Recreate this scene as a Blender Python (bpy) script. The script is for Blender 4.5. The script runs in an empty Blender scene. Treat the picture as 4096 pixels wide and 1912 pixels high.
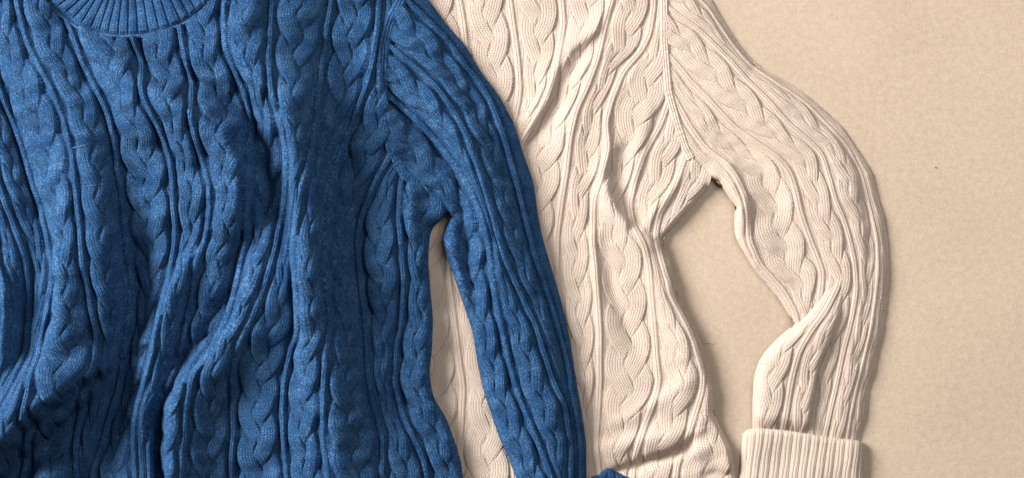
import bpy, math, random
import numpy as np
rng = np.random.default_rng(7)
random.seed(7)
sc = bpy.context.scene
MM = 0.001                       # one drawing unit = 1 mm; x to the right, y down the table, z up
def W(x, y, z):                  # table millimetres -> world metres
    return ((x - 512.0) * MM, (239.0 - y) * MM, z * MM)

# ------------------------------------------------------------------ camera
cam = bpy.data.cameras.new('camera'); cam_o = bpy.data.objects.new('camera', cam)
sc.collection.objects.link(cam_o); sc.camera = cam_o
CAM_H = 3.0
cam_o.location = (0, 0, CAM_H); cam_o.rotation_euler = (0, 0, 0)
cam.sensor_width = 36.0; cam.lens = 36.0 * (CAM_H - 0.022) / 1.024
cam.clip_start = 0.05; cam.clip_end = 50

# ------------------------------------------------------------------ light
world = bpy.data.worlds.new('World'); sc.world = world; world.use_nodes = True
bg = world.node_tree.nodes['Background']
bg.inputs[0].default_value = (1.0, 0.97, 0.93, 1); bg.inputs[1].default_value = 0.062
def area(name, loc, target, size, power, col):
    l = bpy.data.lights.new(name, 'AREA'); l.shape = 'RECTANGLE'; l.size = size[0]; l.size_y = size[1]
    l.energy = power; l.color = col
    o = bpy.data.objects.new(name, l); sc.collection.objects.link(o); o.location = loc
    d = np.array(target) - np.array(loc)
    import mathutils
    o.rotation_euler = mathutils.Vector(d).to_track_quat('-Z', 'Y').to_euler()
    return o
area('added_fill_light', (0.75, 0.75, 1.9), (0.45, 0.25, 0), (1.4, 1.1), 28, (1.0, 0.975, 0.95))  # added fill lamp, no real window: brightens the cream sweater and table at right
area('window_light', (-3.2, 1.4, 1.95), (0.0, 0.0, 0), (1.9, 1.6), 545, (1.0, 0.975, 0.94))
sc.view_settings.view_transform = 'Standard'; sc.view_settings.look = 'None'
sc.view_settings.gamma = 1.0; sc.view_settings.exposure = 0.0
sc.render.engine = 'CYCLES'; sc.cycles.max_bounces = 8; sc.cycles.diffuse_bounces = 5

# ------------------------------------------------------------------ materials
def nd(nt, typ, **kw):
    n = nt.nodes.new(typ)
    for k, v in kw.items(): setattr(n, k, v)
    return n
def mth(nt, op, a, b=None):
    n = nt.nodes.new('ShaderNodeMath'); n.operation = op
    for i, v in enumerate((a, b)):
        if v is None: continue
        if isinstance(v, (int, float)): n.inputs[i].default_value = v
        else: nt.links.new(v, n.inputs[i])
    return n.outputs[0]
def knit_material(name, dark, mid, light, sheen, sheen_tint, bump=1.0, fleck=1.0):
    m = bpy.data.materials.new(name); m.use_nodes = True; nt = m.node_tree
    b = nt.nodes['Principled BSDF']
    uv = nd(nt, 'ShaderNodeUVMap'); sep = nd(nt, 'ShaderNodeSeparateXYZ')
    nt.links.new(uv.outputs[0], sep.inputs[0])
    u, v = sep.outputs[0], sep.outputs[1]
    geo = nd(nt, 'ShaderNodeNewGeometry')
    wob = nd(nt, 'ShaderNodeTexNoise'); wob.inputs['Scale'].default_value = 260; wob.inputs['Detail'].default_value = 2
    nt.links.new(geo.outputs['Position'], wob.inputs['Vector'])
    v2 = mth(nt, 'ADD', v, mth(nt, 'MULTIPLY', wob.outputs[0], 1.2))
    a = mth(nt, 'ABSOLUTE', mth(nt, 'SUBTRACT', mth(nt, 'FRACT', u), 0.5))          # 0 in the middle of a wale
    hump = mth(nt, 'SUBTRACT', 1.0, mth(nt, 'POWER', mth(nt, 'MULTIPLY', a, 2.0), 2.0))
    split = mth(nt, 'MULTIPLY', mth(nt, 'POWER', 2.718, mth(nt, 'MULTIPLY', mth(nt, 'MULTIPLY', a, a), -90.0)), 0.35)
    row = mth(nt, 'SINE', mth(nt, 'MULTIPLY', mth(nt, 'SUBTRACT', v2, mth(nt, 'MULTIPLY', a, 1.2)), 2 * math.pi))
    row = mth(nt, 'ADD', mth(nt, 'MULTIPLY', row, 0.5), 0.5)
    h = mth(nt, 'MULTIPLY', mth(nt, 'SUBTRACT', hump, split), mth(nt, 'ADD', mth(nt, 'MULTIPLY', row, 0.6), 0.4))
    fine = nd(nt, 'ShaderNodeTexNoise'); fine.inputs['Scale'].default_value = 900; fine.inputs['Detail'].default_value = 4
    fine.inputs['Roughness'].default_value = 0.7
    nt.links.new(geo.outputs['Position'], fine.inputs['Vector'])
    hh = mth(nt, 'ADD', h, mth(nt, 'MULTIPLY', fine.outputs[0], 0.9))
    bm = nd(nt, 'ShaderNodeBump'); bm.inputs['Strength'].default_value = bump; bm.inputs['Distance'].default_value = 0.0010
    nt.links.new(hh, bm.inputs['Height']); nt.links.new(bm.outputs[0], b.inputs['Normal'])
    # heathered yarn: fibres of three tones twisted together
    f2 = nd(nt, 'ShaderNodeTexNoise'); f2.inputs['Scale'].default_value = 1.8; f2.inputs['Detail'].default_value = 5
    f2.inputs['Roughness'].default_value = 0.75
    oi = nd(nt, 'ShaderNodeObjectInfo'); yv = nd(nt, 'ShaderNodeCombineXYZ')      # the fibres run along the yarn of each strand
    nt.links.new(mth(nt, 'MULTIPLY', u, 1.9), yv.inputs[0]); nt.links.new(mth(nt, 'MULTIPLY', v2, 0.75), yv.inputs[1])
    nt.links.new(mth(nt, 'MULTIPLY', oi.outputs['Random'], 70.0), yv.inputs[2]); nt.links.new(yv.outputs[0], f2.inputs['Vector'])
    big = nd(nt, 'ShaderNodeTexNoise'); big.inputs['Scale'].default_value = 60; big.inputs['Detail'].default_value = 3
    nt.links.new(geo.outputs['Position'], big.inputs['Vector'])
    fac = mth(nt, 'ADD', mth(nt, 'MULTIPLY', mth(nt, 'SUBTRACT', f2.outputs[0], 0.5), 1.9 * fleck),
              mth(nt, 'MULTIPLY', mth(nt, 'SUBTRACT', big.outputs[0], 0.5), 0.45 * fleck))
    fac = mth(nt, 'ADD', fac, 0.5)
    cr = nd(nt, 'ShaderNodeValToRGB')
    e = cr.color_ramp.elements
    e[0].position = 0.0; e[0].color = (*dark, 1); e[1].position = 1.0; e[1].color = (*light, 1)
    e2 = e.new(0.5); e2.color = (*mid, 1)
    nt.links.new(fac, cr.inputs[0]); nt.links.new(cr.outputs[0], b.inputs['Base Color'])
    b.inputs['Roughness'].default_value = 0.95
    b.inputs['Specular IOR Level'].default_value = 0.062
    b.inputs['Sheen Weight'].default_value = sheen; b.inputs['Sheen Roughness'].default_value = 0.6
    b.inputs['Sheen Tint'].default_value = (*sheen_tint, 1)
    return m
M_BLUE = knit_material('blue_wool', (0.0040, 0.018, 0.058), (0.0142, 0.055, 0.146), (0.118, 0.245, 0.41), 0.06, (0.35, 0.55, 0.8), 1.0)
M_CREAM = knit_material('cream_wool', (0.362, 0.281, 0.226), (0.505, 0.406, 0.338), (0.615, 0.513, 0.443), 0.05, (1, 0.95, 0.9), 0.75, 0.75)

def surface_material():
    m = bpy.data.materials.new('beige_felt'); m.use_nodes = True; nt = m.node_tree
    b = nt.nodes['Principled BSDF']; geo = nd(nt, 'ShaderNodeNewGeometry')
    def noise(s, d, r=0.6):
        n = nd(nt, 'ShaderNodeTexNoise'); n.inputs['Scale'].default_value = s; n.inputs['Detail'].default_value = d
        n.inputs['Roughness'].default_value = r
        nt.links.new(geo.outputs['Position'], n.inputs['Vector']); return n.outputs[0]
    n1, n2, n3 = noise(150, 5, .7), noise(480, 3, .7), noise(7, 2)
    f = mth(nt, 'ADD', mth(nt, 'MULTIPLY', n1, 0.45), mth(nt, 'MULTIPLY', n2, 0.50))
    f = mth(nt, 'ADD', f, mth(nt, 'MULTIPLY', mth(nt, 'SUBTRACT', n3, 0.5), 0.20))
    cr = nd(nt, 'ShaderNodeValToRGB'); e = cr.color_ramp.elements
    e[0].position = 0.22; e[0].color = (0.296, 0.228, 0.168, 1); e[1].position = 0.74; e[1].color = (0.505, 0.405, 0.313, 1)
    nt.links.new(f, cr.inputs[0]); nt.links.new(cr.outputs[0], b.inputs['Base Color'])
    b.inputs['Roughness'].default_value = 0.95; b.inputs['Specular IOR Level'].default_value = 0.1
    bm = nd(nt, 'ShaderNodeBump'); bm.inputs['Strength'].default_value = 0.35; bm.inputs['Distance'].default_value = 0.0006
    nt.links.new(mth(nt, 'ADD', n2, n1), bm.inputs['Height']); nt.links.new(bm.outputs[0], b.inputs['Normal'])
    return m
M_FELT = surface_material()
def plain_material(name, col, rough=0.9):
    m = bpy.data.materials.new(name); m.use_nodes = True; nt = m.node_tree; b = nt.nodes['Principled BSDF']
    n = nd(nt, 'ShaderNodeTexNoise'); n.inputs['Scale'].default_value = 800
    mx = nd(nt, 'ShaderNodeMix', data_type='RGBA')
    mx.inputs[6].default_value = (*[c * 0.75 for c in col], 1); mx.inputs[7].default_value = (*col, 1)
    nt.links.new(n.outputs[0], mx.inputs[0]); nt.links.new(mx.outputs[2], b.inputs['Base Color'])
    b.inputs['Roughness'].default_value = rough
    return m

# ------------------------------------------------------------------ helpers: objects and meshes
def tag(o, label=None, cat=None, kind=None, group=None):
    if label: o['label'] = label
    if cat: o['category'] = cat
    if kind: o['kind'] = kind
    if group: o['group'] = group
    return o
def empty(name, x, y, z):
    o = bpy.data.objects.new(name, None); sc.collection.objects.link(o); o.location = W(x, y, z)
    o.empty_display_size = 0.05
    return o
def link(name, me, mat, parent=None):
    o = bpy.data.objects.new(name, me); me.materials.append(mat); sc.collection.objects.link(o)
    if parent is not None:
        o.parent = parent
        p = parent; off = np.zeros(3)
        while p is not None:
            off += np.array(p.location); p = p.parent
        o.location = tuple(-off)          # meshes are written in world coordinates
    return o
def grid_mesh(name, X, Y, Z, U=None, V=None, keep=None):
    """a quad sheet of R x C points in table millimetres"""
    R, C = X.shape
    idx = np.arange(R * C).reshape(R, C)
    q = np.stack([idx[:-1, :-1], idx[1:, :-1], idx[1:, 1:], idx[:-1, 1:]], -1).reshape(-1, 4)
    if keep is not None:
        k = keep.reshape(-1); q = q[k[q].all(1)]
    if len(q) == 0: return None
    used = np.unique(q); remap = np.zeros(R * C, np.int64); remap[used] = np.arange(len(used)); q = remap[q]
    co = np.empty((len(used), 3), np.float32)
    co[:, 0] = (X.reshape(-1)[used] - 512) * MM; co[:, 1] = (239 - Y.reshape(-1)[used]) * MM; co[:, 2] = Z.reshape(-1)[used] * MM
    me = bpy.data.meshes.new(name)
    me.vertices.add(len(co)); me.vertices.foreach_set('co', co.reshape(-1))
    me.loops.add(len(q) * 4); me.loops.foreach_set('vertex_index', q.reshape(-1).astype(np.int32))
    me.polygons.add(len(q))
    me.polygons.foreach_set('loop_start', np.arange(0, len(q) * 4, 4, dtype=np.int32))
    me.polygons.foreach_set('loop_total', np.full(len(q), 4, np.int32))
    me.polygons.foreach_set('use_smooth', np.ones(len(q), bool))
    if U is not None:
        uvl = me.uv_layers.new(name='UVMap')
        uv = np.stack([U.reshape(-1)[used], V.reshape(-1)[used]], -1)[q.reshape(-1)].astype(np.float32)
        uvl.data.foreach_set('uv', uv.reshape(-1))
    me.update(calc_edges=True)
    return me

# ------------------------------------------------------------------ helpers: the cloth as a height field with folds
def poly_dist(px, py, pts):
    """distance to a polyline, signed (+ = left of the line when walking down the table), and position along it 0..n-1"""
    best = np.full(px.shape, 1e9); sgn = np.ones(px.shape); pos = np.zeros(px.shape)
    for i in range(len(pts) - 1):
        (x0, y0), (x1, y1) = pts[i][:2], pts[i + 1][:2]
        dx, dy = x1 - x0, y1 - y0; L2 = dx * dx + dy * dy + 1e-9
        t = np.clip(((px - x0) * dx + (py - y0) * dy) / L2, 0, 1)
        qx, qy = px - x0 - t * dx, py - y0 - t * dy
        d = np.hypot(qx, qy); m = d < best
        best = np.where(m, d, best); pos = np.where(m, i + t, pos)
        sgn = np.where(m, np.sign(dx * qy - dy * qx + 1e-9), sgn)
    return best, sgn, pos
def in_poly(px, py, poly):
    c = np.zeros(px.shape, bool); n = len(poly)
    for i in range(n):
        (x0, y0), (x1, y1) = poly[i], poly[(i + 1) % n]
        if y0 == y1: continue
        m = ((y0 > py) != (y1 > py)) & (px < (x1 - x0) * (py - y0) / (y1 - y0) + x0)
        c ^= m
    return c
class Field:
    """macro height on a 1 mm lattice"""
    def __init__(s, x0, x1, y0, y1, base):
        s.x0, s.y0 = x0, y0
        s.gx, s.gy = np.meshgrid(np.arange(x0, x1 + 1.0), np.arange(y0, y1 + 1.0))
        s.h = np.full(s.gx.shape, float(base))
    def ridge(s, pts, wl, wr, p=2.0):
        """pts: (x, y, height); gaussian flank of width wl to the left and wr to the right"""
        d, sg, pos = poly_dist(s.gx, s.gy, pts)
        hh = np.interp(pos, np.arange(len(pts)), [q[2] for q in pts])
        w = np.where(sg > 0, wl, wr)
        s.h += hh * np.exp(-np.power(d / w, p))
    def smooth(s, sig):
        s.h = blur(s.h, sig)
    def noise(s, amp, scale, seed):
        r = np.random.default_rng(seed).normal(size=s.h.shape)
        r = blur(r, scale); s.h += amp * r / r.std()
    def sample(s, arr, x, y):
        fx = np.clip(x - s.x0, 0, arr.shape[1] - 1.001); fy = np.clip(y - s.y0, 0, arr.shape[0] - 1.001)
        ix = fx.astype(int); iy = fy.astype(int); fx -= ix; fy -= iy
        return (arr[iy, ix] * (1 - fx) + arr[iy, ix + 1] * fx) * (1 - fy) + (arr[iy + 1, ix] * (1 - fx) + arr[iy + 1, ix + 1] * fx) * fy
def blur(a, sig):
    n = int(3 * sig) + 1; k = np.exp(-0.5 * (np.arange(-n, n + 1) / sig) ** 2); k /= k.sum()
    a = np.pad(a, n, mode='edge')
    a = np.apply_along_axis(lambda r: np.convolve(r, k, 'valid'), 0, a)
    return np.apply_along_axis(lambda r: np.convolve(r, k, 'valid'), 1, a)
def rolled(field, edges, floor, R=11.0):
    """height sheet with rounded-over garment edges"""
    z = field.h.copy()
    for e in edges:
        pts, r, pw = (e[0], e[1], e[2] if len(e) > 2 else 0.5)
        d, _, _ = poly_dist(field.gx, field.gy, pts)
        f = np.clip(1 - (1 - np.clip(d / r, 0, 1)) ** 2, 0, 1) ** pw
        z = floor + (z - floor) * f
    return z

STEP = 0.8
WALE, ROW = 2.7, 2.3            # stitch size in mm
def line_x(pts, ys, sig=5.0):
    p = sorted(pts, key=lambda q: q[1])
    x = np.interp(ys, [q[1] for q in p], [q[0] for q in p])
    n = int(3 * sig / STEP) + 1; k = np.exp(-0.5 * (np.arange(-n, n + 1) * STEP / sig) ** 2); k /= k.sum()
    xp = np.concatenate([x[0] + (x[0] - x[n:0:-1]), x, x[-1] + (x[-1] - x[-2:-n - 2:-1])])
    return np.convolve(xp, k, 'valid')

def relief_cable(q, a, Wd, P, ph, st=(1.0, 2.3, 2.0)):
    """plait of three strands: height, wale coordinate; q across -1..1 inside the cable"""
    best = np.full(q.shape, -9.0); uu = np.zeros(q.shape); zb_ = np.zeros(q.shape); D = []
    for i in range(3):
        th = 2 * np.pi * a / P + ph + i * 2 * np.pi / 3
        xi = 0.57 * np.sin(th); w = 0.48
        d = (q - xi) / w
        zi = -st[0] * np.sin(2 * th)
        hgt = zi + st[1] * np.sqrt(np.clip(1 - np.abs(d) ** 3.0, 0, 1)) + 0.5
        hgt = np.where(np.abs(d) < 1, hgt, -9); D.append((d, zi))
        m = hgt > best
        best = np.where(m, hgt, best); uu = np.where(m, d * w * Wd * 0.5 / WALE + i * 0.37, uu); zb_ = np.where(m, zi, zb_)
    for d, zi in D:                       # the strand passing under is pulled in where the upper one bites into it
        out = (np.abs(d) - 0.97) * 0.48 * Wd * 0.5
        best = best - np.where(best > 0, st[2] * np.clip((zi - zb_) / st[0] - 0.25, 0, 1.5) / 1.5 * np.exp(-(out / 1.15) ** 2) * (out > -0.4), 0)
    return np.where(best > -5, np.maximum(best, 0.05), best), uu
def strip_relief(kind, s, xl, xr, xc, ys, arc, tx, ty, P, ph, amp, hwm=2.1, st=(1.0, 2.3, 2.0), ch=1.2):
    """relief height and stitch coordinates for one column of knitting"""
    X = xl[:, None] + (xr - xl)[:, None] * s[None, :]
    Wd = ((xr - xl) * ty)[:, None] + 0 * X
    p = (2 * s - 1)[None, :] + 0 * X
    a = arc[:, None] + (X - xc[:, None]) * tx[:, None]
    perp = p * Wd * 0.5
    U = perp / WALE; V = a / ROW
    side = np.clip((1 - np.abs(p)) * Wd * 0.5 / 1.2, 0, 1)
    if kind == 'rib':
        lim = 0.80
        body = np.clip(1 - np.abs(p / lim) ** 3.2, 0, 1) ** 0.7
        H = amp * (((st[3] if len(st) > 3 else 2.0) + ch) * body - ch - 0.16 * np.exp(-(p / 0.13) ** 2) * (body > 0))
        U = perp / (Wd * 0.5 * lim + 1e-6) * 1.0
        U = np.where(np.abs(p) < lim, U, perp / WALE)
    elif kind == 'cable':
        inner = np.clip(1 - 2 * hwm / np.maximum(Wd, 5), 0.3, 1)
        q = p / inner
        H, uu = relief_cable(q, a, Wd * inner, P, ph, st)
        inside = H > 0
        H = amp * (np.where(inside, H + 0.2, -ch) * np.clip((Wd - 5) / 17.0, 0.12, 1.1) * (1 - (np.abs(p) ** 24)) - ch * np.abs(p) ** 24)
        U = np.where(inside, uu, U)
    else:                                  # plain knitting
        H = amp * (1.9 * np.clip((1 - np.abs(p)) * Wd * 0.5 / 2, 0, 1) - ch)
    return X, H, U, V, a
def build_panel(field, Z, parent, mat, lines, y0, y1, P=120.0, keep=None, amp=1.0, names=None, hw=4.1, extra=None, order='left', st=(1.0, 2.3, 2.0), ch=1.2):
    """lines: left to right, each (kind, pts[, yc]) with kind 'rib' or 'edge'; between two lines lies a cable whose right-hand
    crossing falls at yc (given on the line at its right)."""
    ys = np.arange(y0, y1 + STEP, STEP)
    Gy, Gx = np.gradient(Z)
    xs = [line_x(l[1], ys) for l in lines]
    gap = 2.0
    half = []
    for l, x in zip(lines, xs):
        dx = np.gradient(x, ys); ty = 1 / np.sqrt(1 + dx * dx)
        half.append(np.minimum((l[4] if len(l) > 4 else hw) / ty, 9.0) if l[0] == 'rib' else 0 * x)
    rngk = range(1, len(xs)) if order == 'left' else range(len(xs) - 2, -1, -1)
    for k in rngk:                        # keep the columns in order where the cloth is bunched up
        if order == 'left': xs[k] = np.maximum(xs[k], xs[k - 1] + half[k - 1] + half[k] + gap)
        else: xs[k] = np.minimum(xs[k], xs[k + 1] - half[k + 1] - half[k] - gap)
    cols = []
    for k in range(len(lines)):
        if lines[k][0] == 'rib': cols.append(('rib', xs[k] - half[k], xs[k] + half[k], None))
        if k + 1 < len(lines):
            kind = lines[k + 1][3] if len(lines[k + 1]) > 3 else 'cable'
            cols.append((kind, xs[k] + half[k], xs[k + 1] - half[k + 1], lines[k + 1][2] if len(lines[k + 1]) > 2 else None))
    for ci, (kind, xl, xr, yc) in enumerate(cols):
        xc = (xl + xr) / 2; dx = np.gradient(xc, ys); ty = 1 / np.sqrt(1 + dx * dx); tx = dx * ty
        arc = np.cumsum(np.hypot(1, dx)) * STEP
        nC = max(4, int(np.ceil(np.percentile(xr - xl, 90) / STEP)) + 1)
        s = np.linspace(0, 1, nC)
        ph = 0.0
        if kind == 'cable':
            yy = yc if yc is not None else rng.uniform(0, 100)
            ph = 0.74 * np.pi - 2 * np.pi * np.interp(yy, ys, arc) / P
        X, H, U, V, a = strip_relief(kind, s, xl, xr, xc, ys, arc, tx, ty, P, ph, amp, 2.1, st, ch)
        Yg = ys[:, None] + 0 * X
        z = field.sample(Z, X, Yg); gx = field.sample(Gx, X, Yg); gy = field.sample(Gy, X, Yg)
        # the relief stands along the cloth's own normal
        if ci == 0 and lines[0][0] == 'edge': H = H * np.clip((X - xl[:, None]) * ty[:, None] / 6.0 - 0.1, 0, 1)
        if ci == len(cols) - 1 and lines[-1][0] == 'edge': H = H * np.clip((xr[:, None] - X) * ty[:, None] / 6.0 - 0.1, 0, 1)
        H = H * (1 + 0.10 * np.sin(a * 0.31 + xc[:, None] * 0.13))
        nl = np.sqrt(1 + np.clip(gx, -1.5, 1.5) ** 2 + np.clip(gy, -1.5, 1.5) ** 2)
        Xo = X - np.clip(gx, -1.5, 1.5) / nl * H; Yo = Yg - np.clip(gy, -1.5, 1.5) / nl * H; Zo = z + H / nl
        kp = None if keep is None else keep(X, Yg)
        nm = {'rib': 'rib', 'cable': 'cable', 'plain': 'plain_column'}[kind]
        me = grid_mesh(nm, Xo, Yo, Zo, U, V, kp)
        if me is not None: link(nm, me, mat, parent)
def base_sheet(name, field, Z, parent, mat, poly_keep, drop=5.0, step=3):
    """the cloth's ground behind the raised columns"""
    gx, gy = field.gx[::step, ::step], field.gy[::step, ::step]
    z = Z[::step, ::step] - drop
    me = grid_mesh(name, gx, gy, z, gx / WALE, gy / ROW, poly_keep(gx, gy))
    return link(name, me, mat, parent)
def catmull(pts, n):
    p = np.array(pts, float); d = np.r_[0, np.cumsum(np.hypot(*np.diff(p, axis=0).T))]
    t = np.linspace(0, d[-1], n); out = np.stack([np.interp(t, d, p[:, i]) for i in range(2)], -1)
    k = max(3, n // (len(pts) * 2)) | 1; ker = np.hanning(k + 2)[1:-1]; ker /= ker.sum()
    for i in range(2):
        e = k // 2; v = np.r_[2 * out[0, i] - out[e:0:-1, i], out[:, i], 2 * out[-1, i] - out[-2:-e - 2:-1, i]]
        out[:, i] = np.convolve(v, ker, 'valid')
    return out
def seam_band(name, pts, width, height, zf, parent, mat, wales=3, lift=0.3, step=0.7):
    """a knitted band following a line, standing a little proud of the cloth under it"""
    L = np.sum(np.hypot(*np.diff(np.array(pts, float), axis=0).T)); n = int(L / step)
    c = catmull(pts, n); t = np.gradient(c, axis=0); t /= np.hypot(t[:, 0], t[:, 1])[:, None]
    nC = max(7, int(width / 0.6)); p = np.linspace(-1, 1, nC)
    X = c[:, 0:1] - t[:, 1:2] * p * width / 2; Y = c[:, 1:2] + t[:, 0:1] * p * width / 2
    a = np.arange(n)[:, None] * step + 0 * X
    wob = 1 + 0.18 * np.sin(a * 0.9 + 2 * np.sin(a * 0.17))
    prof = np.sqrt(np.clip(1 - p * p, 0, 1))[None, :] * height * wob
    wl = 0.30 * np.cos(p * wales * np.pi)[None, :]
    Z = zf(X, Y) + lift - 1.2 * (np.abs(p) ** 6)[None, :] + prof + wl * (1 - p * p)[None, :]
    me = grid_mesh(name, X, Y, Z, p[None, :] * wales / 2 + 0 * X, a / ROW)
    return link(name, me, mat, parent)

# ================================================================== the table surface
xs = np.linspace(-700, 1800, 60); ys_ = np.linspace(-700, 1200, 50)
GX, GY = np.meshgrid(xs, ys_)
surf = link('table_surface', grid_mesh('table_surface', GX, GY, 0 * GX), M_FELT)
tag(surf, 'smooth beige felt surface under both sweaters', kind='structure')

# ================================================================== cream sweater
CREAM_BASE = 9.5
cf = Field(360, 920, -24, 500, CREAM_BASE)
cf.noise(0.9, 16, 3); cf.noise(0.5, 8, 4)
# overlapping fold that opens towards the armhole of the blue sleeve
cf.ridge([(608, 5, 1), (597, 28, 5), (572, 48, 6), (556, 72, 8), (548, 98, 9), (533, 122, 6.5), (521, 138, 3), (508, 155, 0)], 13, 3.4)
cf.ridge([(612, 10, -1), (601, 36, -3), (577, 60, -4), (563, 82, -4), (555, 106, -5), (541, 130, -6), (528, 146, -6)], 3.5, 10)
cf.ridge([(618, -10, 4), (603, 40, 7), (588, 84, 9), (575, 112, 9), (568, 150, 6), (566, 190, 3), (562, 240, 0)], 14, 14)
# long ridge below the chest with a small twist
cf.ridge([(634, 70, 2), (616, 98, 4), (607, 122, 5), (611, 147, 7), (604, 172, 9), (607, 192, 11), (616, 212, 12), (630, 230, 11), (650, 240, 7)], 11, 4.5)
cf.ridge([(622, 150, -4), (616, 175, -6), (624, 198, -6), (640, 222, -4)], 5, 12)
cf.ridge([(650, 110, 3), (640, 150, 5), (634, 185, 4), (632, 215, 2)], 8, 6)
cf.ridge([(690, 165, 2), (676, 185, 5), (658, 208, 6), (648, 226, 4)], 7, 5)
cf.ridge([(594, 235, 5), (596, 270, 6), (600, 320, 4), (600, 380, 2)], 9, 9)
cf.ridge([(603, 250, -3), (611, 285, -6), (626, 325, -6), (640, 352, -3), (650, 380, 0)], 8, 9)
cf.ridge([(640, 248, 6), (662, 290, 8), (680, 330, 9), (690, 365, 8), (684, 400, 6)], 15, 13)
cf.ridge([(700, 350, 2), (708, 390, 5), (704, 420, 5), (690, 450, 3)], 9, 7)
# gathered fold above the hem
cf.ridge([(588, 452, 3), (612, 447, 7), (640, 441, 9), (668, 438, 9), (690, 432, 6)], 14, 9)
cf.ridge([(592, 432, 1), (625, 420, 3), (655, 404, 4), (690, 380, 3)], 9, 7)
cf.ridge([(694, 440, -6), (684, 450, -14), (668, 457, -17), (650, 462, -16), (632, 468, -12), (612, 474, -8)], 5, 5.5)
cf.ridge([(700, 452, 6), (712, 445, 8), (726, 452, 8), (731, 466, 6)], 9, 7)
cf.ridge([(706, 476, -4), (716, 474, -6), (727, 477, -5)], 5, 5)
cf.ridge([(600, 486, 2), (660, 478, 3), (700, 474, 3)], 8, 8)
cf.ridge([(716, 176, 5), (730, 188, 8), (742, 208, 8), (742, 228, 4)], 8, 8)
cf.ridge([(437, 222, -6), (438, 244, -4)], 12, 12)
# sleeve
cf.ridge([(700, 40, 2), (745, 95, 4), (790, 140, 5), (820, 190, 5), (838, 250, 5), (850, 310, 4), (846, 370, 3), (838, 440, 1)], 40, 30)
cf.ridge([(690, 90, 1), (730, 128, 3), (775, 160, 4), (796, 195, 4), (806, 240, 2)], 10, 8)
cf.ridge([(712, 150, 2), (730, 165, 6), (745, 195, 7), (747, 225, 5), (755, 260, 2)], 9, 7)
cf.ridge([(715, 132, -2), (740, 150, -4), (765, 175, -4), (775, 205, -3), (785, 250, -3), (800, 290, -3)], 10, 10)
cf.ridge([(840, 132, -1), (858, 160, -4), (866, 200, -5), (872, 250, -4), (870, 300, -3), (858, 360, -3)], 5, 5)
cf.ridge([(868, 150, 2), (880, 205, 3), (884, 250, 3), (880, 310, 2)], 6, 6)
cf.h -= 8.0 * np.clip((cf.gy - (418 + (cf.gx - 754) * 0.10)) / 22, 0, 1) * (cf.gx > 745)
HIDE = [(300, 520), (300, -40), (380, -40), (420, 20), (455, 75), (480, 120), (492, 165), (505, 220), (515, 270), (530, 330), (545, 400), (550, 440), (550, 520)]
HOLE = [(405, 215), (470, 205), (490, 280), (510, 360), (525, 420), (560, 520), (420, 520), (405, 400)]
cf.h -= 6.0 * blur((in_poly(cf.gx, cf.gy, HIDE) & ~in_poly(cf.gx, cf.gy, HOLE)).astype(float), 9)
cf.h = CREAM_BASE + (cf.h - CREAM_BASE) * 0.68; cf.smooth(1.3)
CF_Z0 = cf.h.copy()

C_BODY_EDGE = [(712, 172), (712, 180), (708, 189), (692, 207), (676, 225), (663, 238), (664, 246), (672, 263), (678, 295), (690, 317), (700, 338),
               (708, 366), (714, 390), (715, 414), (722, 428), (732, 448), (736, 468), (737, 500)]
C_OUTER = [(700, -24), (714, 0), (726, 22), (739, 42), (757, 64), (779, 76), (807, 93), (823, 107), (845, 127), (861, 151), (875, 173), (881, 199), (887, 217),
           (890, 239), (892, 269), (891, 291), (888, 315), (885, 338), (881, 350), (877, 374), (871, 390), (869, 418), (866, 426), (862, 440), (860, 470)]
C_INNER = [(712, 179), (720, 181), (726, 191), (737, 207), (735, 223), (737, 239), (755, 269), (779, 297), (797, 326), (802, 350)]
C_SEAM = [(662, -24), (665, 0), (665, 40), (669, 90), (678, 123), (686, 147), (692, 160), (704, 170), (712, 178)]
ZC_BODY = rolled(cf, [(C_BODY_EDGE[2:], 7.0)], 1.0)
ZC_SLEEVE = rolled(cf, [(C_OUTER, 30.0, 0.8), (C_INNER, 5.5)], 1.0)
def seam_side(seam):
    def f(x, y):                       # > 0 on the sleeve's side
        d, s, _ = poly_dist(x, y, seam); return -d * s
    return f
c_side = seam_side(C_SEAM)

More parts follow.
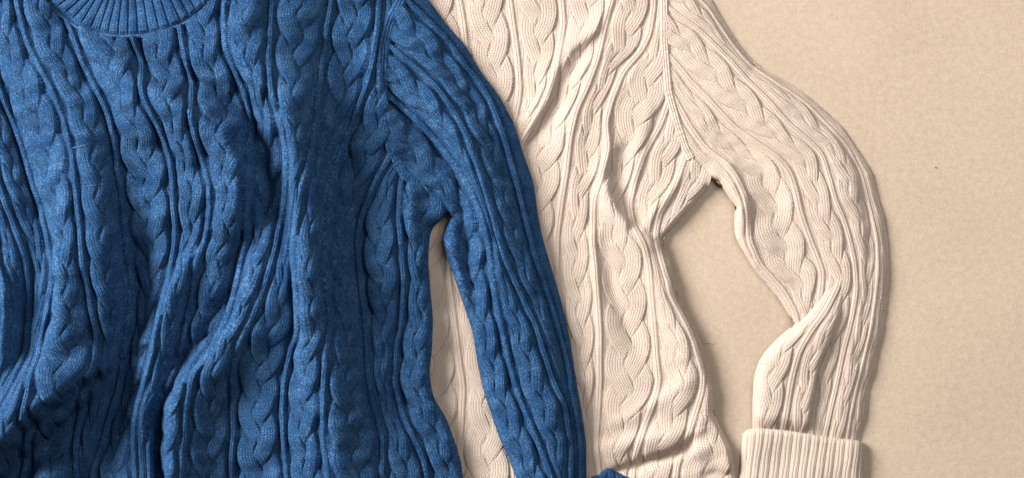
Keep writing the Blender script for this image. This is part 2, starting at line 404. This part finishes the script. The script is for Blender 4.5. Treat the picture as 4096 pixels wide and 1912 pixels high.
cream = tag(empty('cream_sweater', 600, 300, 0), 'cream cable knit sweater partly under the blue one, cuff turned back', 'sweater')
c_front_keep = lambda x, y: in_poly(x, y, [(380, -24), (665, -24), (665, 40), (669, 90), (678, 123), (686, 147), (700, 168)] + [(x_ - 3, y_) for x_, y_ in C_BODY_EDGE] + [(380, 500)])
HID = [(330, 500), (330, -30), (395, -30), (432, 20), (470, 75), (497, 120), (508, 165), (520, 220), (530, 270), (545, 330), (560, 400), (566, 440), (566, 500)]
GAPV = [(420, 225), (455, 215), (470, 280), (490, 360), (506, 420), (535, 500), (440, 500), (420, 400)]
def c_vis(x, y): return (~in_poly(x, y, HID)) | in_poly(x, y, GAPV)
c_front = base_sheet('front_panel', cf, ZC_BODY, cream, M_CREAM, c_front_keep)
cl = [('edge', [(372, -24), (372, 500)]),
      ('rib', [(398, -24), (398, 60), (398, 500)], 60),
      ('rib', [(455, -24), (463, 20), (466, 50), (468, 90), (455, 130), (440, 180), (410, 240), (400, 300), (400, 500)], 50),
      ('rib', [(508, -24), (510, 0), (514, 30), (518, 60), (520, 90), (515, 119), (505, 138), (485, 180), (460, 225), (447, 265), (451, 299), (455, 328), (459, 362), (463, 388), (461, 428), (455, 478), (455, 500)], 48),
      ('rib', [(560, -24), (562, 0), (564, 24), (558, 56), (554, 80), (544, 105), (530, 129), (518, 150), (510, 180), (505, 240), (505, 300), (510, 400), (515, 478)], 66),
      ('rib', [(618, -24), (612, 0), (604, 30), (598, 58), (588, 85), (576, 111), (570, 139), (567, 169), (562, 199), (557, 239), (557, 270), (558, 300), (564, 350), (572, 420), (580, 500)], 70),
      ('rib', [(656, -24), (654, 10), (650, 34), (642, 50), (624, 70), (612, 99), (606, 123), (609, 147), (602, 175), (594, 199), (593, 239), (596, 269), (598, 299), (600, 328), (600, 358), (600, 388), (598, 418), (596, 445), (600, 478)], 179),
      ('rib', [(674, -24), (672, 40), (673, 90), (662, 123), (646, 151), (636, 179), (630, 205), (634, 226), (645, 245), (650, 269), (652, 299), (655, 328), (657, 358), (660, 382), (654, 404), (644, 430), (636, 455), (630, 500)], 315),
      ('rib', [(690, -24), (690, 100), (688, 150), (676, 185), (660, 215), (656, 235), (663, 262), (668, 280), (678, 300), (688, 322), (696, 342), (704, 368), (703, 390), (695, 418), (687, 442), (678, 465), (674, 500)], 354),
      ('edge', [(712, -24), (716, 160)] + C_BODY_EDGE, 340)]
build_panel(cf, ZC_BODY, c_front, M_CREAM, cl, -20, 494, P=129, order='right', amp=0.62, st=(0.5, 1.15, 2.4, 1.2), ch=0.9,
            keep=lambda x, y: (c_side(x, y) < 2.5) | (y > 172))
# sleeve
c_sl_keep = lambda x, y: in_poly(x, y, [(665, -24), (665, 40), (669, 90), (678, 123), (686, 147), (700, 168)] + [(a + 3, b) for a, b in C_INNER] + [(806, 470), (858, 470)] + [(a - 3, b) for a, b in C_OUTER[::-1]])
c_sleeve = base_sheet('sleeve', cf, ZC_SLEEVE, cream, M_CREAM, c_sl_keep)
sl = [('edge', [(560, -24), (640, 90), (676, 140), (700, 168)] + C_INNER + [(804, 470)]),
      ('rib', [(600, -24), (660, 70), (690, 125), (708, 150), (728, 163), (739, 179), (747, 199), (750, 219), (750, 239), (761, 265), (785, 291), (797, 314), (800, 340), (802, 470)], 190, 'plain'),
      ('rib', [(610, -24), (650, 35), (678, 64), (692, 82), (706, 95), (720, 111), (735, 127), (755, 141), (777, 155), (791, 171), (797, 191), (801, 211), (811, 239), (819, 259), (824, 273), (820, 310), (814, 350), (812, 470)], 217),
      ('rib', [(640, -24), (664, 2), (680, 15), (696, 25), (712, 40), (730, 58), (749, 80), (769, 99), (787, 121), (809, 139), (823, 152), (830, 175), (836, 199), (845, 219), (851, 239), (856, 262), (858, 290), (853, 320), (845, 350), (838, 385), (832, 410), (826, 440), (824, 470)], 137, 'cable', 3.2),
      ('rib', [(668, -24), (706, 0), (720, 22), (734, 43), (752, 64), (775, 79), (807, 100), (833, 127), (849, 144), (863, 171), (870, 199), (876, 225), (879, 239), (880, 269), (877, 299), (873, 328), (866, 358), (858, 390), (852, 418), (849, 440), (846, 470)], 64, 'cable', 1.9),
      ('edge', C_OUTER, 306)]
build_panel(cf, ZC_SLEEVE, c_sleeve, M_CREAM, sl, -20, 452, P=124, order='right', amp=0.62, st=(0.55, 1.25, 2.4, 1.0), ch=0.85, keep=lambda x, y: (c_side(x, y) > -1.5) | (y > 190))
# forearm folded over
ff = Field(735, 870, 240, 470, 0)
EDGE_FL = [(838, 262), (830, 280), (819, 299), (803, 319), (779, 338), (762, 357), (755, 376), (754, 398), (754, 418), (754, 450)]
EDGE_FR = [(850, 262), (848, 290), (842, 320), (832, 345), (823, 364), (819, 378), (815, 404), (809, 436), (808, 450)]
ff.h = cf.sample(CF_Z0, ff.gx, ff.gy) * 0.55 + 9.0
dR, sR, _ = poly_dist(ff.gx, ff.gy, EDGE_FR)
ramp = np.clip((ff.gy - 258) / 60, 0, 1) ** 1.2
soft = np.clip((372 - ff.gy) / 70, 0, 1)
fw = 5 + 12 * soft
fall = np.sqrt(np.clip(1 - (1 - np.clip(dR / fw, 0, 1)) ** 2, 0, 1)) * (sR > 0)
sleeve_z = cf.sample(CF_Z0, ff.gx, ff.gy)
ff.h = sleeve_z - 1.5 + (7.0 * ramp + 1.2) * fall
ff.ridge([(832, 300, 0), (806, 335, 4), (786, 365, 5), (778, 400, 3), (776, 440, 0)], 22, 22)
ff.smooth(1.0)
ff.h -= 15.0 * np.clip((ff.gy - (412 + (ff.gx - 754) * 0.13)) / 24, 0, 1) ** 1.6
ZF = rolled(ff, [(EDGE_FL, 12.0)], 4.0)
fold = base_sheet('sleeve_fold', ff, ZF, c_sleeve, M_CREAM, lambda x, y: in_poly(x, y, [(a + 2, b) for a, b in EDGE_FL] + [(a - 2, b) for a, b in EDGE_FR[::-1]]))
fl = [('edge', EDGE_FL), ('rib', [(846, 262), (838, 290), (826, 312), (812, 330), (800, 350), (793, 375), (789, 400), (785, 425), (783, 450)], 372), ('edge', EDGE_FR, 396)]
build_panel(ff, ZF, c_sleeve, M_CREAM, fl, 264, 442, P=124, order='left', amp=0.62, st=(0.55, 1.25, 2.4, 1.0), ch=0.85)
# armhole seam
zc = lambda x, y: cf.sample(np.maximum(ZC_BODY * 0, CF_Z0), x, y)
seam_band('armhole_seam', [(663, -20), (665, 0), (665, 40), (669, 90), (678, 123), (686, 147), (692, 158)], 9.5, 0.9, zc, cream, M_CREAM, 4, lift=0.7)
# turned-back cuff
def cuff_piece(name, parent, mat, grooves, top, bottom_y, zbase, amp, xrange_roll, floor=1.0):
    """ribs between groove lines; grooves: [(xtop, ytop, xbot, ybot)] left to right incl. both side edges"""
    cuff = None
    gl = np.array(grooves, float)
    x_l = lambda y: np.interp(y, [gl[0, 1], gl[0, 3]], [gl[0, 0], gl[0, 2]])
    x_r = lambda y: np.interp(y, [gl[-1, 1], gl[-1, 3]], [gl[-1, 0], gl[-1, 2]])
    tp = np.array(top, float)
    def zfun(x, y):
        yt = np.interp(x, tp[:, 0], tp[:, 1])
        d = np.clip((y - yt) / 7.0, 0, 1); f = np.sqrt(np.clip(1 - (1 - d) ** 2, 0, 1))
        de = np.minimum(x - x_l(y), x_r(y) - x); g = np.sqrt(np.clip(1 - (1 - np.clip(de / xrange_roll, 0, 1)) ** 2, 0, 1))
        return floor + (zbase - floor) * np.minimum(0.45 + 0.55 * f, 1) * g + 0.7 * np.sin(x * 0.11) + 0.5 * np.sin(y * 0.13 + x * 0.05)
    # backing sheet
    xx = np.linspace(0, 1, 60); n = 40
    yb = np.linspace(0, 1, n)
    XT = gl[0, 0] + (gl[-1, 0] - gl[0, 0]) * xx
    YT = np.interp(XT, tp[:, 0], tp[:, 1])
    Yg = YT[None, :] + (bottom_y - YT)[None, :] * yb[:, None]
    Xg = x_l(Yg) + (x_r(Yg) - x_l(Yg)) * xx[None, :]
    cuff = link(name, grid_mesh(name, Xg, Yg, zfun(Xg, Yg) - 1.5, Xg / WALE, Yg / ROW), mat, parent)
    for k in range(len(gl) - 1):
        g0, g1 = gl[k], gl[k + 1]
        nC = 14; s = np.linspace(0, 1, nC)
        xt0 = g0[0] + (g1[0] - g0[0]) * s; yt = np.interp(xt0, tp[:, 0], tp[:, 1])
        n = int((bottom_y - yt.min()) / 0.7)
        v = np.linspace(0, 1, n)
        Y = yt[None, :] + (bottom_y - yt)[None, :] * v[:, None]
        xa = g0[0] + (g0[2] - g0[0]) * (Y - g0[1]) / (g0[3] - g0[1]); xb = g1[0] + (g1[2] - g1[0]) * (Y - g1[1]) / (g1[3] - g1[1])
        wob = 0.35 * np.sin(Y * 0.21 + k)
        X = xa + (xb - xa) * s[None, :] + wob * np.sin(np.pi * s)[None, :]
        p = (2 * s - 1)[None, :]
        endf = np.clip((Y - yt[None, :]) / 4.0, 0, 1)
        H = amp * (1.7 * np.clip(1 - np.abs(p) ** 3.5, 0, 1) ** 0.6 - 0.22 * np.exp(-(p / 0.12) ** 2)) * (0.35 + 0.65 * endf) + amp * 0.9 * (1 - endf)
        Z = zfun(X, Y) + H - 0.6
        # little knuckles of the turned edge
        Z += 0.25 * amp * (1 - endf) * np.cos(X * 2.2)
        me = grid_mesh('rib', X, Y, Z, 1.5 * p + 0 * X, Y / ROW)
        link('rib', me, mat, cuff)
    return cuff
def cg(X, Y): return (725 + X / 16.1, 412.5 + Y / 16.1)
cg_lines = [((310, 350), (250, 1050)), ((395, 300), (340, 1050)), ((520, 320), (430, 1050)), ((655, 320), (545, 1050)), ((810, 330), (715, 1050)), ((960, 350), (875, 1050)),
            ((1120, 370), (1040, 1050)), ((1270, 390), (1190, 1050)), ((1410, 420), (1318, 1050)), ((1545, 450), (1455, 1050)), ((1680, 470), (1595, 1050)),
            ((1815, 490), (1745, 1050)), ((1960, 510), (1895, 1050)), ((2110, 530), (2040, 1050)), ((2210, 550), (2165, 1050)), ((2265, 490), (2272, 1050))]
cuff_piece('cuff', cream, M_CREAM, [(*cg(*a), *cg(*b)) for a, b in cg_lines],
           [cg(*q) for q in ((300, 380), (330, 340), (400, 290), (560, 260), (850, 275), (1130, 310), (1350, 350), (1700, 410), (2060, 450), (2190, 475), (2250, 505), (2275, 550))], 500, 12.0, 0.65, 17.0)

# ================================================================== blue sweater
bf = Field(-90, 700, -24, 510, 29.0)
bf.noise(1.0, 16, 5); bf.noise(0.6, 8, 6)
# chest folds
bf.ridge([(20, -10, 4), (34, 40, 7), (62, 90, 9), (84, 140, 10), (96, 190, 11), (102, 240, 10), (104, 290, 8), (104, 330, 4)], 28, 20)
bf.ridge([(80, 42, 4), (118, 70, 8), (155, 96, 13), (195, 118, 15), (226, 138, 14), (238, 165, 13), (240, 200, 11), (236, 235, 7), (230, 262, 2)], 38, 12)
bf.ridge([(215, -30, 14), (222, 30, 15), (232, 90, 12), (240, 150, 8), (250, 220, 3)], 130, 100)
bf.ridge([(84, 24, -2), (130, 50, -5), (180, 75, -7), (225, 95, -10), (252, 118, -11), (266, 150, -11), (272, 185, -10), (270, 215, -6)], 11, 12)
bf.ridge([(232, 12, 3), (238, 44, 6), (250, 66, 8), (268, 86, 11), (288, 110, 14), (298, 145, 13), (301, 190, 13), (302, 235, 14), (306, 280, 14), (309, 320, 12), (311, 370, 7), (311, 420, 2)], 8, 42, 2.0)
bf.ridge([(246, 30, 2), (258, 0, 3)], 8, 8)
bf.ridge([(290, 60, 2), (300, 120, 6), (305, 200, 8), (308, 280, 9), (318, 350, 10), (330, 420, 10), (338, 510, 10)], 70, 75)
bf.ridge([(215, 250, 1), (200, 250, 4), (184, 270, 9), (170, 297, 11), (160, 325, 9), (150, 362, 6), (140, 400, 3), (134, 440, 1), (132, 490, 0)], 5.5, 17)
bf.ridge([(262, 250, 2), (252, 285, 9), (238, 322, 14), (213, 357, 17), (186, 384, 17), (177, 412, 17), (175, 445, 16), (176, 500, 16)], 5, 34)
bf.ridge([(66, 190, 2), (64, 235, 8), (64, 275, 12), (65, 315, 13), (56, 343, 11), (42, 368, 9), (22, 392, 7), (0, 408, 6), (-40, 428, 6)], 5.5, 22)
# the deep fold at the lower left: everything below it lies low
bf.ridge([(112, 362, 4), (92, 372, 11), (66, 388, 19), (43, 404, 22), (21, 425, 22), (-10, 454, 22)], 34, 5)
bf.ridge([(118, 384, -10), (100, 402, -18), (74, 420, -21), (52, 438, -21), (30, 460, -20), (0, 486, -18)], 8, 16)
bf.ridge([(144, 215, -4), (145, 250, -9), (143, 300, -13), (132, 350, -14), (120, 395, -16), (108, 440, -15), (98, 490, -15)], 20, 15)
bf.ridge([(164, 395, -5), (158, 425, -9), (160, 460, -9), (166, 500, -9)], 8, 8)
bf.ridge([(38, 462, 5), (48, 478, 9), (50, 500, 8)], 14, 12)
bf.ridge([(40, 215, -3), (38, 270, -5), (28, 320, -5), (22, 350, -5), (5, 380, -3)], 16, 14)
bf.ridge([(-2, 258, 3), (5, 285, 6), (6, 330, 6), (1, 382, 3)], 5, 8)
bf.ridge([(240, 240, -4), (228, 290, -6), (205, 335, -7), (180, 362, -6)], 9, 7)
bf.ridge([(10, 120, -3), (22, 160, -6), (34, 205, -7)], 14, 10)
# side of the body slopes away to the seam
bf.ridge([(340, 60, -2), (345, 130, -7), (348, 200, -10), (352, 260, -10), (356, 320, -7), (372, 380, -5), (385, 430, -4)], 26, 26)
bf.ridge([(398, 300, -4), (402, 360, -6), (404, 410, -5)], 14, 14)
bf.ridge([(378, 20, 2), (374, 60, 4), (370, 85, 3), (358, 112, 1)], 9, 8)
bf.ridge([(330, 330, 1), (328, 380, 5), (334, 430, 6), (338, 480, 6)], 12, 20)
# bunched underarm
bf.ridge([(404, 184, 2), (408, 198, 8), (410, 214, 9), (412, 230, 4)], 6, 12)
bf.ridge([(425, 196, 1), (432, 206, 4), (440, 212, 5)], 10, 9)
# sleeve
bf.ridge([(395, 20, 0), (425, 60, 8), (447, 97, 13), (470, 150, 16), (492, 215, 17), (507, 275, 15), (525, 335, 13), (540, 400, 12), (552, 470, 11)], 26, 27)
bf.ridge([(400, 85, 1), (420, 95, 4), (444, 115, 6), (464, 148, 7), (478, 185, 6), (490, 230, 4)], 9, 9)
bf.ridge([(397, 108, -2), (424, 136, -6), (446, 165, -8), (462, 195, -8), (468, 235, -8), (471, 280, -8), (474, 322, -5)], 9, 7)
bf.ridge([(452, 220, 2), (452, 250, 5), (462, 290, 6), (470, 320, 3)], 6, 6)
bf.ridge([(498, 240, 4), (497, 280, 5), (503, 320, 4), (510, 360, 2)], 5, 9)
bf.ridge([(440, 60, -3), (470, 100, -5), (492, 145, -5), (510, 195, -4), (525, 250, -3)], 8, 8)
bf.ridge([(541, 280, -2), (556, 330, -4), (566, 380, -3)], 5, 5)
bf.h -= 6.0 / (1 + np.exp(-(bf.gx - 425) / 12.0)); bf.h = 29 + (bf.h - 29) * np.where(bf.gx < 370, 2.35, np.where(bf.gx < 420, 2.35 - 1.25 * np.clip(bf.gx - 370, 0, 50) / 50, 1.1)); bf.h = np.where(bf.gx > 392, np.maximum(bf.h, 18), np.where(bf.h < 14, 14 - 8 * np.tanh((14 - bf.h) / 14), bf.h)); bf.smooth(1.3)
BF_Z0 = bf.h.copy()
B_SEAM = [(404, -24), (403, 0), (392, 20), (386, 45), (384, 70), (383, 95), (386, 120), (392, 149), (404, 173), (422, 187), (436, 199), (450, 215)]
B_BODY_EDGE = [(450, 214), (442, 219), (434, 224), (430, 232), (429, 245), (428, 259), (430, 289), (433, 318), (432, 348), (429, 374), (433, 398), (446, 418), (454, 440), (460, 458), (463, 478), (466, 510)]
B_INNER = [(449, 217), (445, 228), (441, 239), (446, 254), (455, 281), (465, 309), (473, 334), (477, 362), (483, 390), (491, 414), (499, 438), (508, 458), (516, 478), (528, 510)]
B_OUTER = [(405, -30), (429, 0), (451, 30), (465, 44), (481, 72), (499, 95), (514, 123), (524, 155), (534, 183), (538, 215), (543, 239), (552, 269), (562, 303), (570, 338), (576, 378), (583, 418), (587, 448), (587, 478), (585, 510)]
ZB_BODY = rolled(bf, [(B_BODY_EDGE, 12.0)], 11.0)
ZB_SLEEVE = rolled(bf, [(B_OUTER, 22.0), (B_INNER, 9.0)], 11.0)
b_side = seam_side(B_SEAM)
blue = tag(empty('blue_sweater', 200, 300, 0), 'blue cable knit sweater with ribbed crew neck lying over the cream one', 'sweater')
COLLAR_SEAM = [(36, -12), (48, 4), (60, 15), (80, 28.5), (99, 35), (123, 38.5), (147, 38), (171, 33), (189, 26), (207, 13.5), (217, 2), (224, -12)]
def below_collar(x, y, m=0.0):
    yy = np.interp(x, [p[0] for p in COLLAR_SEAM], [p[1] for p in COLLAR_SEAM], left=-99, right=-99); return y > yy + m
b_front = base_sheet('front_panel', bf, ZB_BODY, blue, M_BLUE,
    lambda x, y: in_poly(x, y, [(-90, -24), (404, -24), (392, 20), (384, 70), (383, 95), (392, 149), (404, 173), (422, 187)] + [(a - 3, b) for a, b in B_BODY_EDGE] + [(-90, 510)]) & below_collar(x, y, -3))
bl = [('edge', [(-80, -24), (-85, 510)]),
      ('rib', [(-60, -24), (-55, 100), (-44, 200), (-46, 300), (-50, 500)], 60),
      ('rib', [(-48, -24), (-40, 80), (-18, 160), (-6, 220), (0, 265), (7, 290), (8, 310), (6, 335), (3, 360), (-5, 390), (-20, 420), (-40, 500)], 216),
      ('rib', [(-26, -24), (-22, 60), (-10, 150), (2, 191), (12, 218), (20, 240), (27, 262), (28, 290), (26, 320), (24, 350), (15, 380), (4, 410), (-10, 440), (-20, 500)], 216),
      ('rib', [(-14, -24), (-8, 40), (0, 87), (10, 115), (20, 143), (30, 179), (40, 209), (48, 239), (53, 262), (52, 290), (47, 313), (41, 340), (39, 365), (38, 390), (33, 415), (28, 440), (20, 478), (18, 500)], 171),
      ('rib', [(16, -24), (20, 4), (26, 24), (32, 46), (44, 68), (58, 93), (68, 119), (73, 139), (77, 163), (80, 189), (83, 215), (86, 245), (88, 269), (93, 293), (97, 319), (99, 342), (97, 362), (90, 380), (80, 405), (74, 435), (76, 470), (76, 500)], 171),
      ('rib', [(58, -24), (64, 8), (71, 28), (80, 46), (87, 66), (101, 91), (112, 115), (117, 139), (119, 165), (122, 189), (125, 215), (127, 239), (129, 265), (131, 285), (130, 309), (125, 338), (121, 362), (117, 386), (107, 418), (99, 448), (90, 472), (88, 500)], 153),
      ('rib', [(128, -24), (133, 30), (138, 46), (143, 62), (146, 80), (148, 95), (154, 109), (165, 131), (172, 155), (175, 179), (175, 203), (177, 227), (175, 249), (169, 279), (162, 305), (159, 324), (155, 350), (147, 378), (140, 398), (136, 418), (134, 438), (135, 462), (137, 500)], 143),
      ('rib', [(182, -24), (183, 28), (187, 50), (192, 72), (195, 95), (197, 115), (201, 139), (207, 163), (213, 185), (213, 212), (207, 240), (199, 261), (194, 291), (188, 319), (182, 345), (174, 372), (164, 393), (156, 409), (152, 425), (150, 450), (152, 500)], 127),
      ('rib', [(229, -24), (228, 20), (229, 50), (239, 74), (248, 95), (252, 119), (252, 149), (251, 179), (250, 209), (248, 239), (242, 262), (236, 292), (227, 320), (215, 345), (202, 365), (196, 380), (192, 398), (190, 418), (187, 448), (184, 500)], 168),
      ('rib', [(276, -24), (275, 0), (273, 60), (275, 85), (280, 111), (286, 132), (289, 160), (288, 185), (285, 209), (279, 239), (271, 273), (262, 303), (251, 326), (241, 348), (236, 368), (234, 398), (235, 428), (233, 458), (231, 500)], 54),
      ('rib', [(334, -24), (332, 4), (328, 30), (324, 60), (321, 89), (319, 119), (316, 143), (311, 169), (306, 189), (301, 219), (297, 239), (297, 263), (299, 299), (300, 328), (292, 352), (286, 378), (284, 408), (285, 438), (290, 500)], 91),
      ('rib', [(382, -24), (380, 0), (378, 30), (374, 60), (368, 85), (357, 113), (346, 139), (338, 165), (332, 195), (328, 239), (327, 262), (330, 289), (332, 318), (329, 348), (327, 378), (326, 408), (325, 438), (330, 468), (333, 500)], 30),
      ('rib', [(402, -24), (400, 60), (398, 130), (390, 158), (379, 175), (368, 199), (360, 220), (357, 243), (360, 279), (364, 309), (367, 338), (368, 368), (372, 398), (378, 418), (383, 438), (383, 458), (382, 500)], 175),
      ('rib', [(420, -24), (416, 100), (408, 160), (401, 183), (399, 210), (401, 239), (404, 279), (402, 318), (396, 348), (394, 378), (400, 408), (412, 434), (424, 458), (430, 500)], 287),
      ('edge', [(440, -24), (440, 180), (447, 200)] + B_BODY_EDGE, 332)]
build_panel(bf, ZB_BODY, b_front, M_BLUE, bl, -20, 498, P=119, order='left', amp=1.15, ch=2.6,
            keep=lambda x, y: (b_side(x, y) < 2.5) & below_collar(x, y, -1.5))
b_sleeve = base_sheet('sleeve', bf, ZB_SLEEVE, blue, M_BLUE,
    lambda x, y: in_poly(x, y, [(404, -24), (392, 20), (384, 70), (383, 95), (392, 149), (404, 173), (422, 187)] + [(a + 3, b) for a, b in B_INNER] + [(a - 4, b) for a, b in B_OUTER[::-1]]))
bs = [('edge', [(240, -24), (330, 100), (395, 165), (424, 190), (440, 206)] + B_INNER),
      ('rib', [(280, -24), (340, 50), (378, 88), (396, 103), (416, 119), (440, 145), (454, 165), (470, 189), (481, 215), (488, 239), (492, 279), (498, 312), (504, 338), (510, 366), (518, 394), (528, 418), (538, 442), (552, 478), (560, 510)], 344),
      ('rib', [(310, -24), (340, 0), (374, 33), (394, 50), (414, 66), (438, 88), (456, 115), (468, 139), (478, 165), (486, 191), (493, 215), (499, 239), (508, 265), (521, 295), (534, 322), (543, 350), (550, 374), (560, 396), (570, 418), (575, 440), (578, 478), (578, 510)], 336),
      ('rib', [(380, -24), (408, 2), (424, 16), (450, 44), (465, 66), (479, 82), (491, 103), (502, 131), (510, 159), (518, 189), (524, 215), (530, 239), (537, 265), (547, 293), (556, 322), (565, 354), (573, 390), (580, 428), (583, 510)], 155),
      ('edge', B_OUTER, 100, 'plain')]
build_panel(bf, ZB_SLEEVE, b_sleeve, M_BLUE, bs, -20, 498, P=122, order='right', amp=1.1, ch=2.4, keep=lambda x, y: (b_side(x, y) > -1.5) | (y > 218))
zb = lambda x, y: bf.sample(BF_Z0, x, y)
seam_band('armhole_seam', [(404, -20), (402, 0), (391, 20), (385, 45), (383, 70), (382.5, 95), (386, 120), (392, 149), (404, 173), (421, 187)], 11.5, 1.3, zb, blue, M_BLUE, 4, lift=1.9)
# ribbed collar
grooves = [((60, 0), (190, -110)), ((190, 20), (330, -60)), ((268, 90), (400, 0)), ((355, 175), (590, 0)), ((455, 245), (690, 20)), ((570, 300), (760, 30)), ((690, 350), (860, 50)), ((800, 400), (950, 20)), ((915, 430), (1030, 30)),
           ((1050, 455), (1110, 20)), ((1185, 460), (1200, 0)), ((1318, 455), (1290, 0)), ((1455, 440), (1390, 0)), ((1595, 405), (1500, 0)), ((1728, 365), (1610, 0)),
           ((1880, 310), (1730, 0)), ((1975, 240), (1850, 0)), ((2065, 165), (1970, 0)), ((2155, 95), (2090, 0)), ((2230, 20), (2190, -60)), ((2290, -60), (2260, -130))]
cgv = lambda q: (40 + q[0] / 12.88, q[1] / 12.88)
cen = (135.0, -75.0)
def zcol(x, y):
    d, s, _ = poly_dist(x, y, COLLAR_SEAM)
    return bf.sample(BF_Z0, x, y) - 1.0 + 3.5 * (1 - np.exp(-(d / 6.0)))
xx = np.linspace(38, 222, 70); yyv = np.linspace(-24, 40, 30); XX, YY = np.meshgrid(xx, yyv)
collar = link('collar', grid_mesh('collar', XX, YY, zcol(XX, YY) - 2.2, XX / WALE, YY / ROW, ~below_collar(XX, YY, 1.0)), M_BLUE, blue)
for k in range(len(grooves) - 1):
    ends = []
    for g in (grooves[k], grooves[k + 1]):
        b0, t0 = np.array(cgv(g[0])), np.array(cgv(g[1])); d = t0 - b0; d /= np.hypot(*d)
        ends.append((b0 - d * 1.0, b0 + d * 62))
    s = np.linspace(0, 1, 14); v = np.linspace(0, 1, 88)
    A = ends[0][0] + (ends[0][1] - ends[0][0]) * v[:, None]; B = ends[1][0] + (ends[1][1] - ends[1][0]) * v[:, None]
    P3 = A[:, None, :] + (B - A)[:, None, :] * s[None, :, None]
    p = (2 * s - 1)[None, :]
    H = 2.5 * np.clip(1 - np.abs(p) ** 2.6, 0, 1) ** 0.75 - 0.12 * np.exp(-(p / 0.14) ** 2)
    X, Y = P3[..., 0], P3[..., 1]
    endf = np.clip((v * 62)[:, None] / 3.0, 0.15, 1)
    link('rib', grid_mesh('rib', X, Y, zcol(X, Y) + H * endf - 1.0, 1.5 * p + 0 * X, (v * 62 / ROW)[:, None] + 0 * X, (Y > -22)), M_BLUE, collar)
seam_band('neck_seam', COLLAR_SEAM, 3.4, 1.0, lambda x, y: zcol(x, y) + 0.2, collar, M_BLUE, 1, lift=0.2)
# tip of the second cuff at the lower frame edge
cuff_piece('cuff', blue, M_BLUE, [(590, 476, 580, 520), (599, 475, 592, 520), (608, 468.5, 606, 520), (615, 472, 621, 520), (624, 476, 639, 520), (634, 480, 656, 520), (648, 486, 678, 520)],
           [(588, 478.5), (599, 475.5), (603, 472), (608, 468.5), (611, 469), (616, 472.5), (624, 476), (635, 480), (650, 488)], 512, 15.0, 0.9, 6.0, floor=5.0)

# ================================================================== wool fuzz: loose fibre ends standing off the knit
def fuzz(parent, mat, n, seed, lmin, lmax):
    r = np.random.default_rng(seed); V, Nn = [], []
    meshes = [o for o in sc.objects if o.type == 'MESH' and o.name.split('.')[0] in ('cable', 'rib', 'plain_column') and root(o) == parent]
    tot = sum(len(o.data.vertices) for o in meshes)
    for o in meshes:
        me = o.data; c = len(me.vertices); co = np.empty(c * 3, np.float32); no = np.empty(c * 3, np.float32)
        me.vertices.foreach_get('co', co); me.vertices.foreach_get('normal', no)
        k = r.integers(0, c, max(1, int(n * c / tot))); V.append(co.reshape(-1, 3)[k]); Nn.append(no.reshape(-1, 3)[k])
    V = np.concatenate(V); Nn = np.concatenate(Nn); m = len(V)
    t = r.normal(size=(m, 3)); t -= (t * Nn).sum(1)[:, None] * Nn; t /= np.linalg.norm(t, axis=1)[:, None]
    L = (lmin + (lmax - lmin) * r.uniform(0, 1, m) ** 2.2)[:, None] * MM
    sd = np.cross(Nn, t); w = r.uniform(0.05, 0.10, m)[:, None] * MM
    lift = r.uniform(0.15, 0.6, m)[:, None]
    p0 = V - 0.2 * MM * Nn; p2 = V + (t + Nn * lift) * L
    co = np.stack([p0 - sd * w, p0 + sd * w, p2], 1).reshape(-1, 3).astype(np.float32)
    loops = np.arange(3 * m, dtype=np.int32)
    me = bpy.data.meshes.new('fuzz'); me.vertices.add(len(co)); me.vertices.foreach_set('co', co.reshape(-1))
    me.loops.add(len(loops)); me.loops.foreach_set('vertex_index', loops); me.polygons.add(m)
    me.polygons.foreach_set('loop_start', np.arange(m, dtype=np.int32) * 3)
    me.polygons.foreach_set('loop_total', np.full(m, 3, np.int32)); me.update(calc_edges=True)
    o = link('fuzz', me, mat, parent); o['kind'] = 'stuff'
def root(o):
    while o.parent is not None: o = o.parent
    return o
bpy.context.view_layer.update()
fuzz(blue, M_BLUE, 90000, 11, 1.2, 6.0)
fuzz(cream, M_CREAM, 60000, 12, 1.2, 5.0)

# ================================================================== small things
def thread(name, pts, r, z, mat, label, cat):
    p = catmull(pts, 40); n = len(p); t = np.gradient(p, axis=0); t /= np.hypot(t[:, 0], t[:, 1])[:, None]
    ang = np.linspace(0, 2 * np.pi, 7); rr = r * (0.55 + 0.9 * np.abs(np.sin(np.arange(n) * 0.37 + 0.6)))[:, None]
    X = p[:, 0:1] - t[:, 1:2] * np.cos(ang) * rr; Y = p[:, 1:2] + t[:, 0:1] * np.cos(ang) * rr
    Z = z(p[:, 0], p[:, 1])[:, None] + np.sin(ang)[None, :] * rr
    o = link(name, grid_mesh(name, X, Y, Z), mat); tag(o, label, cat); return o
M_LINT = plain_material('pale_green_lint', (0.07, 0.15, 0.22))
M_SPECK = plain_material('dark_speck', (0.25, 0.19, 0.13))
M_WHITE = plain_material('white_fluff', (0.75, 0.72, 0.68))
zl = lambda x, y: bf.sample(BF_Z0, x, y) + 3.7
thread('lint_thread', [(78, 149), (86, 147.5), (92, 146.5), (95, 142), (101, 139), (108, 134)], 0.3, zl, M_LINT, 'pale green thread of lint caught on blue cable near neckline', 'lint')
thread('lint_fluff', [(46, 476.8), (48, 476), (50.5, 476.6)], 0.55, lambda x, y: bf.sample(BF_Z0, x, y) + 3.0, M_WHITE, 'tiny white fluff on blue knit at bottom edge', 'lint')
thread('stray_hair', [(700, 344.2), (705, 344.8), (710, 344.3), (716, 345.2)], 0.16, lambda x, y: 0.25 + 0 * x, M_SPECK, 'faint dark hair on beige surface inside the cream sleeve gap', 'hair')
thread('surface_speck', [(938.2, 166.6), (939, 167.2), (939.8, 167.2)], 0.42, lambda x, y: 0.3 + 0 * x, M_SPECK, 'tiny dark speck on beige surface right of cream sleeve', 'speck')
